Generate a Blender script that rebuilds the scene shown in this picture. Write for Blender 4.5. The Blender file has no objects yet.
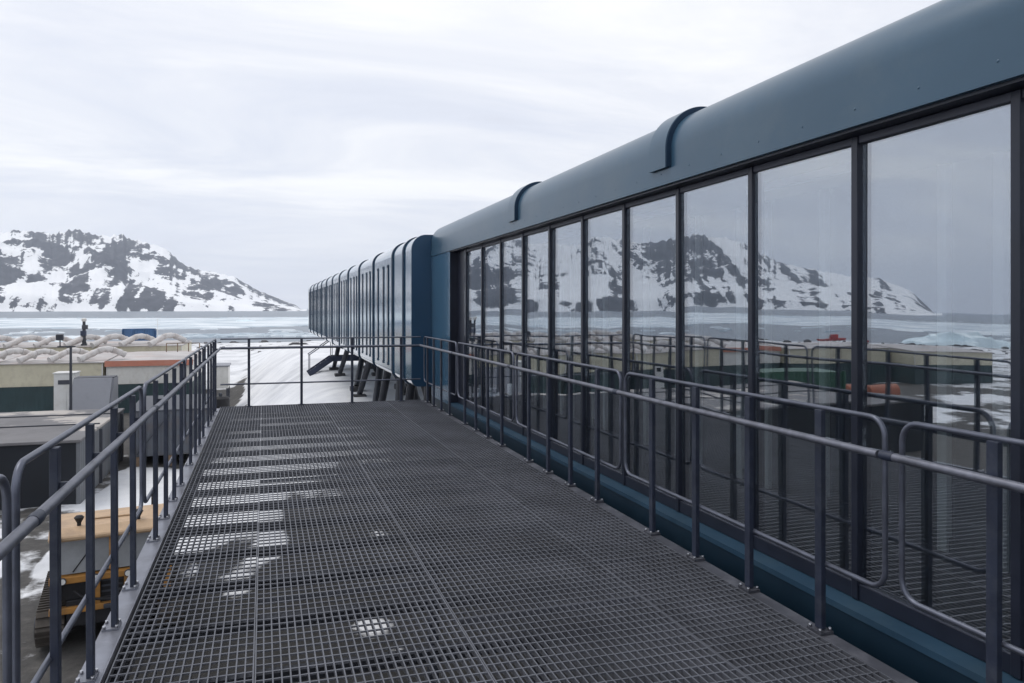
import bpy, math, random
from mathutils import Vector, Matrix, noise
random.seed(7)
R = math.radians
scene = bpy.context.scene
COL = scene.collection
EYE = 1.58            # eye height above the deck
GROUND = -5.2
SEA = -6.2

# ------------------------------------------------------------------ helpers
class MB:
    """collects shapes and links them as ONE mesh object"""
    def __init__(self):
        self.v, self.f, self.s, self.m = [], [], [], []
    def add(self, verts, faces, smooth=False, mi=0):
        o = len(self.v)
        self.v += [tuple(p) for p in verts]
        for f in faces:
            self.f.append([i + o for i in f]); self.s.append(smooth); self.m.append(mi)
        return self
    def box(self, x0, x1, y0, y1, z0, z1, mi=0):
        v = [(x, y, z) for z in (z0, z1) for y in (y0, y1) for x in (x0, x1)]
        return self.add(v, [(0, 2, 3, 1), (4, 5, 7, 6), (0, 1, 5, 4), (2, 6, 7, 3), (0, 4, 6, 2), (1, 3, 7, 5)], False, mi)
    def obox(self, c, sx, sy, sz, rot=None, mi=0):
        """oriented box about c"""
        m = rot or Matrix.Identity(3)
        v = [Vector(c) + m @ Vector((x * sx / 2, y * sy / 2, z * sz / 2)) for z in (-1, 1) for y in (-1, 1) for x in (-1, 1)]
        return self.add(v, [(0, 2, 3, 1), (4, 5, 7, 6), (0, 1, 5, 4), (2, 6, 7, 3), (0, 4, 6, 2), (1, 3, 7, 5)], False, mi)
    def bar(self, a, b, w, h, up=(0, 0, 1), mi=0):
        a, b = Vector(a), Vector(b); d = (b - a).normalized(); u = Vector(up)
        s = d.cross(u)
        if s.length < 1e-4: s = d.cross(Vector((0, 1, 0)))
        s.normalize(); u = s.cross(d).normalized()
        v = []
        for p in (a, b):
            for i, j in ((-1, -1), (1, -1), (1, 1), (-1, 1)):
                v.append(p + s * (i * w / 2) + u * (j * h / 2))
        return self.add(v, [(3, 2, 1, 0), (4, 5, 6, 7), (0, 1, 5, 4), (1, 2, 6, 5), (2, 3, 7, 6), (3, 0, 4, 7)], False, mi)
    def tube(self, pts, r, n=10, closed=False, mi=0):
        pts = [Vector(p) for p in pts]; N = len(pts)
        rs = r if isinstance(r, (list, tuple)) else [r] * N
        prev = None; v = []
        for i, p in enumerate(pts):
            if closed: t = pts[(i + 1) % N] - pts[i - 1]
            else: t = pts[min(i + 1, N - 1)] - pts[max(i - 1, 0)]
            t.normalize()
            if prev is None:
                a = Vector((0, 0, 1)) if abs(t.z) < .9 else Vector((1, 0, 0))
                u = t.cross(a).normalized()
            else:
                u = prev - t * prev.dot(t); u.normalize()
            prev = u; w = t.cross(u)
            for k in range(n):
                q = 2 * math.pi * k / n
                v.append(p + (u * math.cos(q) + w * math.sin(q)) * rs[i])
        f = []
        for i in range(N if closed else N - 1):
            j = (i + 1) % N
            for k in range(n):
                l = (k + 1) % n
                f.append((i * n + k, i * n + l, j * n + l, j * n + k))
        if not closed:
            self.add(v, f, True, mi)
            o = len(self.v) - len(v)
            self.f.append([o + k for k in range(n)][::-1]); self.s.append(False); self.m.append(mi)
            self.f.append([o + (N - 1) * n + k for k in range(n)]); self.s.append(False); self.m.append(mi)
            return self
        return self.add(v, f, True, mi)
    def prism(self, poly, y0, y1, axis='y', mi=0, smooth=False, caps=True):
        """poly: list of (a, b); extruded along axis"""
        n = len(poly)
        def P(a, b, t):
            return {'y': (a, t, b), 'x': (t, a, b), 'z': (a, b, t)}[axis]
        v = [P(a, b, y0) for a, b in poly] + [P(a, b, y1) for a, b in poly]
        f = [(i, (i + 1) % n, n + (i + 1) % n, n + i) for i in range(n)]
        self.add(v, f, smooth, mi)
        if caps:
            o = len(self.v) - 2 * n
            self.f.append([o + i for i in range(n)][::-1]); self.s.append(False); self.m.append(mi)
            self.f.append([o + n + i for i in range(n)]); self.s.append(False); self.m.append(mi)
        return self
    def shell(self, poly, y0, y1, th, mi=0, ny=1, caps=True):
        """open profile (x,z) extruded in y with inward thickness th (normal to the left of travel is outside)"""
        n = len(poly); inner = []
        for i in range(n):
            a = Vector(poly[max(i - 1, 0)]); b = Vector(poly[min(i + 1, n - 1)])
            t = (b - a).normalized(); nn = Vector((t.y, -t.x))
            inner.append(tuple(Vector(poly[i]) + nn * th))
        ring = list(poly) + inner[::-1]
        return self.prism(ring, y0, y1, 'y', mi, True, caps)
    def ell(self, c, rx, ry, rz, nu=12, nv=8, mi=0):
        v = []; f = []
        for j in range(nv + 1):
            a = math.pi * j / nv
            for i in range(nu):
                b = 2 * math.pi * i / nu
                v.append((c[0] + rx * math.sin(a) * math.cos(b), c[1] + ry * math.sin(a) * math.sin(b), c[2] + rz * math.cos(a)))
        for j in range(nv):
            for i in range(nu):
                k = (i + 1) % nu
                f.append((j * nu + i, (j + 1) * nu + i, (j + 1) * nu + k, j * nu + k))
        return self.add(v, f, True, mi)
    def build(self, name, mat, parent=None, bevel=0, autosmooth=True):
        me = bpy.data.meshes.new(name)
        me.from_pydata(self.v, [], self.f)
        for x in (mat if isinstance(mat, (list, tuple)) else [mat]): me.materials.append(x)
        me.polygons.foreach_set('use_smooth', self.s)
        me.polygons.foreach_set('material_index', self.m)
        me.update()
        import bmesh
        bm = bmesh.new(); bm.from_mesh(me)
        bmesh.ops.remove_doubles(bm, verts=bm.verts, dist=1e-5) if any(self.s) and len(self.v) < 4000 else None
        bmesh.ops.recalc_face_normals(bm, faces=bm.faces)
        if any(self.s):
            for e in bm.edges:
                if len(e.link_faces) == 2 and e.calc_face_angle(0) > R(38): e.smooth = False
        bm.to_mesh(me); bm.free()
        o = bpy.data.objects.new(name, me); COL.objects.link(o)
        if parent is not None: o.parent = parent
        if bevel:
            b = o.modifiers.new('bevel', 'BEVEL'); b.width = bevel; b.segments = 2; b.limit_method = 'ANGLE'
            b.angle_limit = R(50)
        return o

def tag(o, label=None, cat=None, group=None, kind=None):
    if label: o['label'] = label
    if cat: o['category'] = cat
    if group: o['group'] = group
    if kind: o['kind'] = kind
    return o
def empty(name, loc, rz=0, label=None, cat=None, group=None):
    o = bpy.data.objects.new(name, None); COL.objects.link(o)
    o.location = loc; o.rotation_euler = (0, 0, rz); o.empty_display_size = .3
    return tag(o, label, cat, group)
def copy_tree(o, parent=None):
    c = o.copy(); COL.objects.link(c)
    if parent is not None: c.parent = parent
    for ch in list(o.children): copy_tree(ch, c)
    return c
def sst(a, b, x):
    t = min(1, max(0, (x - a) / (b - a))); return t * t * (3 - 2 * t)
def lerp_table(tab, x):
    if x <= tab[0][0]: return tab[0][1]
    for (a, p), (b, q) in zip(tab, tab[1:]):
        if x <= b: return p + (q - p) * (x - a) / (b - a)
    return tab[-1][1]

# ------------------------------------------------------------------ materials
def nt(name):
    m = bpy.data.materials.new(name); m.use_nodes = True
    t = m.node_tree; b = t.nodes['Principled BSDF']
    return m, t, b
def N(t, kind, **kw):
    n = t.nodes.new(kind)
    for k, v in kw.items():
        if k in n.inputs: n.inputs[k].default_value = v
        else: setattr(n, k, v)
    return n
def ramp(t, fac, stops):
    n = t.nodes.new('ShaderNodeValToRGB'); cr = n.color_ramp
    while len(cr.elements) < len(stops): cr.elements.new(.5)
    for e, (p, c) in zip(cr.elements, stops):
        e.position = p; e.color = (*c, 1) if len(c) == 3 else c
    t.links.new(fac, n.inputs['Fac']); return n
def mat(name, col, rough=.5, metal=0, var=.15, scale=3, bump=0, bscale=40, coord='Object', spec=.5, coat=0, rvar=.1, dirt=None, dirt_amt=.5, dscale=1.5):
    """painted or plain surface with uneven tone, roughness and optional dirt patches"""
    m, t, b = nt(name)
    tc = N(t, 'ShaderNodeTexCoord')
    n1 = N(t, 'ShaderNodeTexNoise', Scale=scale, Detail=6, Roughness=.6); t.links.new(tc.outputs[coord], n1.inputs['Vector'])
    lo = tuple(max(0, c * (1 - var)) for c in col); hi = tuple(min(1, c * (1 + var)) for c in col)
    r = ramp(t, n1.outputs['Fac'], [(.3, lo), (.7, hi)])
    out = r.outputs['Color']
    if dirt:
        n2 = N(t, 'ShaderNodeTexNoise', Scale=dscale, Detail=8, Roughness=.7); t.links.new(tc.outputs[coord], n2.inputs['Vector'])
        k = ramp(t, n2.outputs['Fac'], [(.48, (0, 0, 0)), (.72, (dirt_amt,) * 3)])
        mx = N(t, 'ShaderNodeMix', data_type='RGBA'); t.links.new(k.outputs['Color'], mx.inputs[0]); t.links.new(out, mx.inputs[6])
        mx.inputs[7].default_value = (*dirt, 1); out = mx.outputs[2]
    t.links.new(out, b.inputs['Base Color'])
    rr = N(t, 'ShaderNodeMapRange'); t.links.new(n1.outputs['Fac'], rr.inputs[0])
    rr.inputs[3].default_value = max(.02, rough - rvar); rr.inputs[4].default_value = min(1, rough + rvar)
    t.links.new(rr.outputs[0], b.inputs['Roughness'])
    b.inputs['Metallic'].default_value = metal
    b.inputs['Specular IOR Level'].default_value = spec
    b.inputs['Coat Weight'].default_value = coat
    b.inputs['Coat Roughness'].default_value = .1
    if bump:
        n3 = N(t, 'ShaderNodeTexNoise', Scale=bscale, Detail=5); t.links.new(tc.outputs[coord], n3.inputs['Vector'])
        bp = N(t, 'ShaderNodeBump', Strength=bump, Distance=.02); t.links.new(n3.outputs['Fac'], bp.inputs['Height'])
        t.links.new(bp.outputs['Normal'], b.inputs['Normal'])
    return m
def corrugated(name, col, pitch=.2, axis=0, depth=.03, **kw):
    """sheet metal with vertical ribs as bump"""
    m = mat(name, col, **kw); t = m.node_tree; b = t.nodes['Principled BSDF']
    tc = N(t, 'ShaderNodeTexCoord')
    w = N(t, 'ShaderNodeTexWave', Scale=.314 / pitch if False else 1 / pitch / 2 * .314 * 2, Distortion=0)
    w.bands_direction = 'XYZ'[axis]; w.wave_profile = 'SIN'
    t.links.new(tc.outputs['Object'], w.inputs['Vector'])
    bp = N(t, 'ShaderNodeBump', Strength=.8, Distance=depth); t.links.new(w.outputs['Fac'], bp.inputs['Height'])
    t.links.new(bp.outputs['Normal'], b.inputs['Normal'])
    return m

M = {}
M['rail'] = mat('rail_paint', (.020, .027, .050), rough=.5, var=.25, scale=6, dirt=(.10, .11, .12), dirt_amt=.35, dscale=9)
M['rail_top'] = mat('worn_handrail', (.165, .172, .205), rough=.46, metal=.6, var=.3, scale=12, rvar=.12)
M['hoop'] = mat('hoop_tube', (.12, .13, .165), rough=.40, metal=.6, var=.25, scale=8)
M['bolt'] = mat('zinc_bolt', (.5, .5, .52), rough=.3, metal=1)
M['grating'] = mat('galvanised_grating', (.128, .134, .155), rough=.5, metal=.25, var=.3, scale=1.4, dirt=(.058, .06, .07), dirt_amt=.5, dscale=.9)
M['channel'] = mat('galvanised_channel', (.24, .25, .29), rough=.42, metal=.55, var=.2, scale=5, dirt=(.12, .12, .13), dirt_amt=.6, dscale=4)
M['flange'] = mat('dark_flange', (.075, .078, .095), rough=.5, metal=.3, var=.3, scale=5, dirt=(.22, .22, .24), dirt_amt=.5, dscale=5)
M['joist'] = mat('joist_steel', (.02, .024, .035), rough=.55, var=.2)
M['lowskin'] = mat('blue_skirt_paint', (.006, .021, .038), rough=.45, var=.12, scale=.8, spec=.3, dirt=(.012, .034, .055), dirt_amt=.5, dscale=2)
M['sill'] = mat('sill_paint', (.024, .060, .10), rough=.6, var=.15, scale=3, spec=.2, dirt=(.06, .10, .13), dirt_amt=.5, dscale=2)
M['roofskin'] = mat('blue_roof_paint', (.042, .096, .150), rough=.30, var=.08, scale=.8, spec=.55, rvar=.05, dirt=(.085, .13, .165), dirt_amt=.55, dscale=1.1)
M['skin'] = mat('blue_panel_paint', (.060, .150, .24), rough=.15, var=.06, scale=.8, spec=.6, rvar=.04, coat=.8, dirt=(.06, .11, .155), dirt_amt=.5, dscale=2.2)
M['endblue'] = mat('end_wall_paint', (.012, .055, .115), rough=.4, var=.1, scale=1)
M['band'] = mat('cover_band_paint', (.018, .042, .078), rough=.6, var=.12, scale=2, spec=.2)
M['navy'] = mat('frame_navy', (.014, .018, .032), rough=.35, var=.2, scale=4)
M['topframe'] = mat('top_frame_paint', (.055, .06, .082), rough=.4, var=.15, scale=4)
M['slit'] = mat('slit_glass', (.008, .012, .022), rough=.12, var=.2, scale=3, spec=.5)
M['inside'] = mat('interior_dark', (.055, .06, .062), rough=.7, var=.2, scale=1)
M['infloor'] = mat('interior_floor', (.07, .07, .075), rough=.35, var=.15, scale=2)
M['incol'] = mat('interior_white', (.78, .80, .76), rough=.5, var=.06)
M['lampoff'] = mat('interior_lamp', (.8, .8, .8), rough=.3, var=.03)
M['cream'] = corrugated('cream_panel', (.62, .58, .44), pitch=.45, depth=.02, rough=.55, var=.08, scale=.6, dirt=(.34, .30, .24), dirt_amt=.5)
M['whitewall'] = corrugated('white_panel', (.72, .71, .67), pitch=.35, depth=.02, rough=.5, var=.06, scale=.8, dirt=(.45, .42, .36), dirt_amt=.5)
M['green'] = corrugated('green_panel', (.024, .052, .058), pitch=.3, depth=.03, rough=.55, var=.2, scale=.7)
M['orange'] = mat('orange_roof', (.56, .22, .15), rough=.55, var=.12, scale=1.2, dirt=(.5, .3, .24), dirt_amt=.6)
M['roofgrey'] = mat('camp_roof', (.46, .44, .43), rough=.7, var=.2, scale=.5, dirt=(.52, .36, .31), dirt_amt=.6, dscale=.35)
M['duct'] = mat('white_duct', (.62, .60, .585), rough=.75, var=.18, scale=1.8, bump=1.0, bscale=5, dirt=(.34, .27, .23), dirt_amt=.75, dscale=1.1)
M['bluebox'] = corrugated('blue_container', (.03, .10, .23), pitch=.28, depth=.04, rough=.5, var=.15, scale=.8)
M['white'] = mat('white_enamel', (.68, .68, .66), rough=.5, var=.06, scale=2, dirt=(.5, .47, .42), dirt_amt=.5)
M['grey'] = mat('grey_sheet', (.24, .25, .28), rough=.5, var=.12, scale=1.5, dirt=(.16, .16, .17), dirt_amt=.5)
M['darkgrey'] = mat('dark_steel', (.05, .055, .07), rough=.55, var=.2, scale=3)
M['black'] = mat('black_rubber', (.015, .015, .018), rough=.7, var=.3, scale=5)
M['shedwall'] = corrugated('shed_wall', (.15, .16, .175), pitch=.3, axis=1, depth=.04, rough=.55, var=.15, scale=1, dirt=(.16, .15, .15), dirt_amt=.5)
M['sheddark'] = mat('shed_front', (.010, .013, .019), rough=.8, var=.25, scale=.8)
M['yellow'] = mat('vehicle_yellow', (.42, .20, .045), rough=.6, var=.2, scale=2, dirt=(.12, .08, .045), dirt_amt=.85, dscale=2.5)
M['yellowroof'] = mat('vehicle_roof', (.52, .36, .22), rough=.6, var=.15, scale=2, dirt=(.28, .19, .13), dirt_amt=.8)
M['vglass'] = mat('vehicle_glass', (.19, .20, .21), rough=.12, var=.25, scale=1.5, spec=.7)
M['track'] = mat('track_steel', (.05, .042, .035), rough=.75, var=.3, scale=6)
M['lens'] = mat('lamp_lens', (.75, .75, .72), rough=.15, var=.05)
M['overall'] = mat('navy_overall', (.03, .04, .07), rough=.85, var=.2, scale=8)
M['helmet'] = mat('white_helmet', (.75, .75, .74), rough=.35, var=.04)
M['face'] = mat('face_skin', (.45, .27, .19), rough=.6, var=.08)
M['glove'] = mat('dark_glove', (.03, .03, .035), rough=.8)
M['ice'] = mat('berg_ice', (.70, .82, .86), rough=.35, var=.12, scale=.15, bump=.5, bscale=.4)
M['wood'] = mat('weathered_wood', (.22, .15, .10), rough=.8, var=.3, scale=4)
M['red'] = mat('red_hull', (.36, .05, .05), rough=.5, var=.15)
M['stair'] = mat('stair_steel', (.025, .035, .07), rough=.5, var=.2)
M['strut'] = mat('strut_steel', (.03, .034, .045), rough=.5, var=.2, scale=4)
M['concrete'] = mat('pad_concrete', (.06, .06, .065), rough=.9, var=.2, scale=3, bump=.3)
M['rock'] = mat('beach_rock', (.075, .072, .075), rough=.9, var=.4, scale=.6, bump=.6, bscale=4)

def shed_roof_mat():
    m = mat('shed_roof', (.17, .165, .17), rough=.75, var=.2, scale=.7, dirt=(.10, .10, .105), dirt_amt=.7, dscale=.5)
    t = m.node_tree; b = t.nodes['Principled BSDF']; src = b.inputs['Base Color'].links[0].from_socket
    tc = N(t, 'ShaderNodeTexCoord')
    n = N(t, 'ShaderNodeTexNoise', Scale=.32, Detail=7, Roughness=.6); t.links.new(tc.outputs['Object'], n.inputs['Vector'])
    k = ramp(t, n.outputs['Fac'], [(.56, (0, 0, 0)), (.60, (.8,) * 3)])
    mx = N(t, 'ShaderNodeMix', data_type='RGBA'); t.links.new(k.outputs[0], mx.inputs[0]); t.links.new(src, mx.inputs[6]); mx.inputs[7].default_value = (.50, .46, .42, 1)
    t.links.new(mx.outputs[2], b.inputs['Base Color'])
    return m
M['shedroof'] = shed_roof_mat()

def glass_mat():
    m = bpy.data.materials.new('coated_glass'); m.use_nodes = True; t = m.node_tree
    for n in list(t.nodes): t.nodes.remove(n)
    out = N(t, 'ShaderNodeOutputMaterial')
    fr = N(t, 'ShaderNodeFresnel')
    ge = N(t, 'ShaderNodeNewGeometry')          # a thin pane: the same reflectance from either face
    io = N(t, 'ShaderNodeMapRange'); t.links.new(ge.outputs['Backfacing'], io.inputs[0]); io.inputs[3].default_value = 4.0; io.inputs[4].default_value = 1 / 4.0
    t.links.new(io.outputs[0], fr.inputs['IOR'])
    tc = N(t, 'ShaderNodeTexCoord')
    oi = N(t, 'ShaderNodeObjectInfo'); mu = N(t, 'ShaderNodeMath', operation='MULTIPLY'); t.links.new(oi.outputs['Random'], mu.inputs[0]); mu.inputs[1].default_value = 37
    va = N(t, 'ShaderNodeVectorMath', operation='ADD'); t.links.new(tc.outputs['Object'], va.inputs[0]); t.links.new(mu.outputs[0], va.inputs[1])
    nz = N(t, 'ShaderNodeTexNoise', Scale=1.1, Detail=1); t.links.new(va.outputs[0], nz.inputs['Vector'])
    bp = N(t, 'ShaderNodeBump', Strength=.30, Distance=.012); t.links.new(nz.outputs['Fac'], bp.inputs['Height'])
    g = N(t, 'ShaderNodeBsdfGlossy', Roughness=.0); g.inputs['Color'].default_value = (.90, .94, 1, 1)
    t.links.new(bp.outputs['Normal'], g.inputs['Normal'])
    tr = N(t, 'ShaderNodeBsdfTransparent'); tr.inputs['Color'].default_value = (.84, .88, .90, 1)
    mx = N(t, 'ShaderNodeMixShader')
    t.links.new(fr.outputs[0], mx.inputs[0]); t.links.new(tr.outputs[0], mx.inputs[1]); t.links.new(g.outputs[0], mx.inputs[2])
    sn_ = N(t, 'ShaderNodeTexNoise', Scale=2.2, Detail=8, Roughness=.7); t.links.new(va.outputs[0], sn_.inputs['Vector'])
    sr = ramp(t, sn_.outputs['Fac'], [(.48, (.003,) * 3), (.78, (.04,) * 3)])
    df = N(t, 'ShaderNodeBsdfDiffuse'); df.inputs['Color'].default_value = (.42, .43, .44, 1)
    m2 = N(t, 'ShaderNodeMixShader'); t.links.new(sr.outputs[0], m2.inputs[0]); t.links.new(mx.outputs[0], m2.inputs[1]); t.links.new(df.outputs[0], m2.inputs[2])
    t.links.new(m2.outputs[0], out.inputs['Surface'])
    return m
M['glass'] = glass_mat()

def ground_mat():
    m, t, b = nt('gravel_and_snow')
    tc = N(t, 'ShaderNodeTexCoord'); P = tc.outputs['Object']
    at = N(t, 'ShaderNodeAttribute', attribute_name='snow')
    n1 = N(t, 'ShaderNodeTexNoise', Scale=.35, Detail=9, Roughness=.62); t.links.new(P, n1.inputs['Vector'])
    ad = N(t, 'ShaderNodeMath', operation='MULTIPLY_ADD'); t.links.new(n1.outputs['Fac'], ad.inputs[0]); ad.inputs[1].default_value = .9
    t.links.new(at.outputs['Fac'], ad.inputs[2])
    k = ramp(t, ad.outputs[0], [(.86, (0, 0, 0)), (.93, (1, 1, 1))])
    n2 = N(t, 'ShaderNodeTexNoise', Scale=2.3, Detail=10, Roughness=.75); t.links.new(P, n2.inputs['Vector'])
    gr = ramp(t, n2.outputs['Fac'], [(.3, (.035, .034, .033)), (.55, (.075, .071, .067)), (.75, (.14, .13, .12))])
    aw = N(t, 'ShaderNodeAttribute', attribute_name='painted_shade')
    wm = N(t, 'ShaderNodeMapRange'); t.links.new(aw.outputs['Fac'], wm.inputs[0]); wm.inputs[3].default_value = 1; wm.inputs[4].default_value = .22  # gravel colour darkened around the deck: painted shade behind the grating gaps
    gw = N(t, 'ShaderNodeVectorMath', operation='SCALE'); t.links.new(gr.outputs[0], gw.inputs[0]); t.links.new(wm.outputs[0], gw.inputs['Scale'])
    n3 = N(t, 'ShaderNodeTexNoise', Scale=.8, Detail=6); t.links.new(P, n3.inputs['Vector'])
    sn = ramp(t, n3.outputs['Fac'], [(.25, (.66, .67, .70)), (.5, (.75, .76, .775)), (.7, (.81, .815, .825))])
    n6 = N(t, 'ShaderNodeTexNoise', Scale=.16, Detail=9, Roughness=.68); t.links.new(P, n6.inputs['Vector'])
    sl6 = ramp(t, n6.outputs['Fac'], [(.50, (0, 0, 0)), (.68, (.75,) * 3)])
    ms = N(t, 'ShaderNodeMix', data_type='RGBA'); t.links.new(sl6.outputs[0], ms.inputs[0]); t.links.new(sn.outputs[0], ms.inputs[6]); ms.inputs[7].default_value = (.44, .45, .47, 1)
    mx = N(t, 'ShaderNodeMix', data_type='RGBA'); t.links.new(k.outputs[0], mx.inputs[0]); t.links.new(gw.outputs[0], mx.inputs[6]); t.links.new(ms.outputs[2], mx.inputs[7])
    t.links.new(mx.outputs[2], b.inputs['Base Color']); b.inputs['Roughness'].default_value = .9
    bp = N(t, 'ShaderNodeBump', Strength=.55, Distance=.08)
    n4 = N(t, 'ShaderNodeTexNoise', Scale=1.4, Detail=9, Roughness=.65); t.links.new(P, n4.inputs['Vector'])
    sm = N(t, 'ShaderNodeMath', operation='MULTIPLY_ADD'); t.links.new(k.outputs[0], sm.inputs[0]); sm.inputs[1].default_value = .8; t.links.new(n4.outputs['Fac'], sm.inputs[2])
    t.links.new(sm.outputs[0], bp.inputs['Height']); t.links.new(bp.outputs['Normal'], b.inputs['Normal'])
    return m
def sea_mat():
    m, t, b = nt('cold_sea')
    tc = N(t, 'ShaderNodeTexCoord')
    mp = N(t, 'ShaderNodeMapping'); mp.inputs['Scale'].default_value = (.004, .012, .01); mp.inputs['Rotation'].default_value = (0, 0, R(18))
    t.links.new(tc.outputs['Object'], mp.inputs['Vector'])
    n1 = N(t, 'ShaderNodeTexNoise', Scale=1, Detail=6); t.links.new(mp.outputs[0], n1.inputs['Vector'])
    c = ramp(t, n1.outputs['Fac'], [(.35, (.075, .105, .14)), (.65, (.12, .155, .19))])
    t.links.new(c.outputs[0], b.inputs['Base Color']); b.inputs['Roughness'].default_value = .32
    n2 = N(t, 'ShaderNodeTexNoise', Scale=.45, Detail=4); t.links.new(tc.outputs['Object'], n2.inputs['Vector'])
    bp = N(t, 'ShaderNodeBump', Strength=.5, Distance=.5); t.links.new(n2.outputs['Fac'], bp.inputs['Height'])
    t.links.new(bp.outputs['Normal'], b.inputs['Normal'])
    return m
def hill_mat():
    m, t, b = nt('rock_and_snow')
    at = N(t, 'ShaderNodeAttribute', attribute_name='rock')
    tc = N(t, 'ShaderNodeTexCoord')
    n1 = N(t, 'ShaderNodeTexNoise', Scale=.016, Detail=10, Roughness=.7); t.links.new(tc.outputs['Object'], n1.inputs['Vector'])
    ad = N(t, 'ShaderNodeMath', operation='MULTIPLY_ADD'); t.links.new(n1.outputs['Fac'], ad.inputs[0]); ad.inputs[1].default_value = .85
    t.links.new(at.outputs['Fac'], ad.inputs[2])
    n5 = N(t, 'ShaderNodeTexNoise', Scale=.045, Detail=8, Roughness=.7); t.links.new(tc.outputs['Object'], n5.inputs['Vector'])
    ad5 = N(t, 'ShaderNodeMath', operation='MULTIPLY_ADD'); t.links.new(n5.outputs['Fac'], ad5.inputs[0]); ad5.inputs[1].default_value = .5; t.links.new(ad.outputs[0], ad5.inputs[2])
    ad = N(t, 'ShaderNodeMath', operation='SUBTRACT'); t.links.new(ad5.outputs[0], ad.inputs[0]); ad.inputs[1].default_value = .255
    k = ramp(t, ad.outputs[0], [(.90, (0, 0, 0)), (.935, (1, 1, 1))])
    n2 = N(t, 'ShaderNodeTexNoise', Scale=.06, Detail=6); t.links.new(tc.outputs['Object'], n2.inputs['Vector'])
    rk = ramp(t, n2.outputs['Fac'], [(.3, (.018, .020, .030)), (.7, (.065, .066, .08))])
    mx = N(t, 'ShaderNodeMix', data_type='RGBA'); t.links.new(k.outputs[0], mx.inputs[0]); mx.inputs[6].default_value = (.90, .905, .91, 1); t.links.new(rk.outputs[0], mx.inputs[7])
    t.links.new(mx.outputs[2], b.inputs['Base Color']); b.inputs['Roughness'].default_value = .9
    return m
def ice_sheet_mat():
    m, t, b = nt('brash_ice')
    tc = N(t, 'ShaderNodeTexCoord')
    n = N(t, 'ShaderNodeTexNoise', Scale=.05, Detail=8); t.links.new(tc.outputs['Object'], n.inputs['Vector'])
    c = ramp(t, n.outputs['Fac'], [(.35, (.42, .50, .56)), (.6, (.74, .79, .82))])
    t.links.new(c.outputs[0], b.inputs['Base Color']); b.inputs['Roughness'].default_value = .7
    return m

# ------------------------------------------------------------------ camera
cam = bpy.data.cameras.new('camera'); co = bpy.data.objects.new('camera', cam); COL.objects.link(co)
F = 768.0; CX, CY, HOR = 512.0, 341.5, 308.0
YAW = math.atan(248 / F)
cam.sensor_width = 36; cam.lens = F / 1024 * 36
cam.shift_y = -(CY - HOR) / 1024
co.location = (0, 0, EYE); co.rotation_euler = (R(90), 0, -YAW)
cam.clip_start = .05; cam.clip_end = 30000
scene.camera = co
cs, sn = math.cos(YAW), math.sin(YAW)
def uv_dir(u):           # horizontal direction of an image column
    t = (u - CX) / F
    return Vector((sn + t * cs, cs - t * sn))

# ------------------------------------------------------------------ world, sun
w = bpy.data.worlds.new('World'); scene.world = w; w.use_nodes = True
t = w.node_tree
for n in list(t.nodes): t.nodes.remove(n)
SUN_EL, SUN_AZ = R(58), R(-50)          # azimuth from +Y towards +X
out = N(t, 'ShaderNodeOutputWorld'); bg = N(t, 'ShaderNodeBackground', Strength=.1)
sky = N(t, 'ShaderNodeTexSky'); sky.sky_type = 'NISHITA'; sky.sun_disc = False
sky.sun_elevation = SUN_EL; sky.sun_rotation = SUN_AZ
tc = N(t, 'ShaderNodeTexCoord'); sp = N(t, 'ShaderNodeSeparateXYZ'); t.links.new(tc.outputs['Generated'], sp.inputs[0])
zz = N(t, 'ShaderNodeMath', operation='MAXIMUM'); t.links.new(sp.outputs['Z'], zz.inputs[0]); zz.inputs[1].default_value = 0
za = N(t, 'ShaderNodeMath', operation='ADD'); t.links.new(zz.outputs[0], za.inputs[0]); za.inputs[1].default_value = .12
dx = N(t, 'ShaderNodeMath', operation='DIVIDE'); t.links.new(sp.outputs['X'], dx.inputs[0]); t.links.new(za.outputs[0], dx.inputs[1])
dy = N(t, 'ShaderNodeMath', operation='DIVIDE'); t.links.new(sp.outputs['Y'], dy.inputs[0]); t.links.new(za.outputs[0], dy.inputs[1])
cb = N(t, 'ShaderNodeCombineXYZ'); t.links.new(dx.outputs[0], cb.inputs[0]); t.links.new(dy.outputs[0], cb.inputs[1])
mp = N(t, 'ShaderNodeMapping'); mp.inputs['Scale'].default_value = (.42, .78, 1); mp.inputs['Rotation'].default_value = (0, 0, R(-6)); mp.inputs['Location'].default_value = (3.1, 1.4, 0)
t.links.new(cb.outputs[0], mp.inputs['Vector'])
cn = N(t, 'ShaderNodeTexNoise', Scale=1.35, Detail=9, Roughness=.6, Distortion=.7); t.links.new(mp.outputs[0], cn.inputs['Vector'])
# a darker cloud bank towards the west (-X)
wx = N(t, 'ShaderNodeMapRange'); t.links.new(sp.outputs['X'], wx.inputs[0]); wx.inputs[1].default_value = -.95; wx.inputs[2].default_value = .1; wx.inputs[3].default_value = -.085; wx.inputs[4].default_value = .02
sm = N(t, 'ShaderNodeMath', operation='ADD'); t.links.new(cn.outputs['Fac'], sm.inputs[0]); t.links.new(wx.outputs[0], sm.inputs[1])
CLOUD = [(.14, (4.6, 4.8, 5.7)), (.30, (6.3, 6.5, 7.2)), (.40, (6.7, 6.95, 7.7)), (.50, (7.4, 7.55, 8.05)), (.62, (8.6, 8.6, 8.75)), (.8, (9.3, 9.3, 9.3))]
cr = ramp(t, sm.outputs[0], CLOUD)
for e, (p, c) in zip(cr.color_ramp.elements, CLOUD): e.color = (*c, 1)
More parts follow.
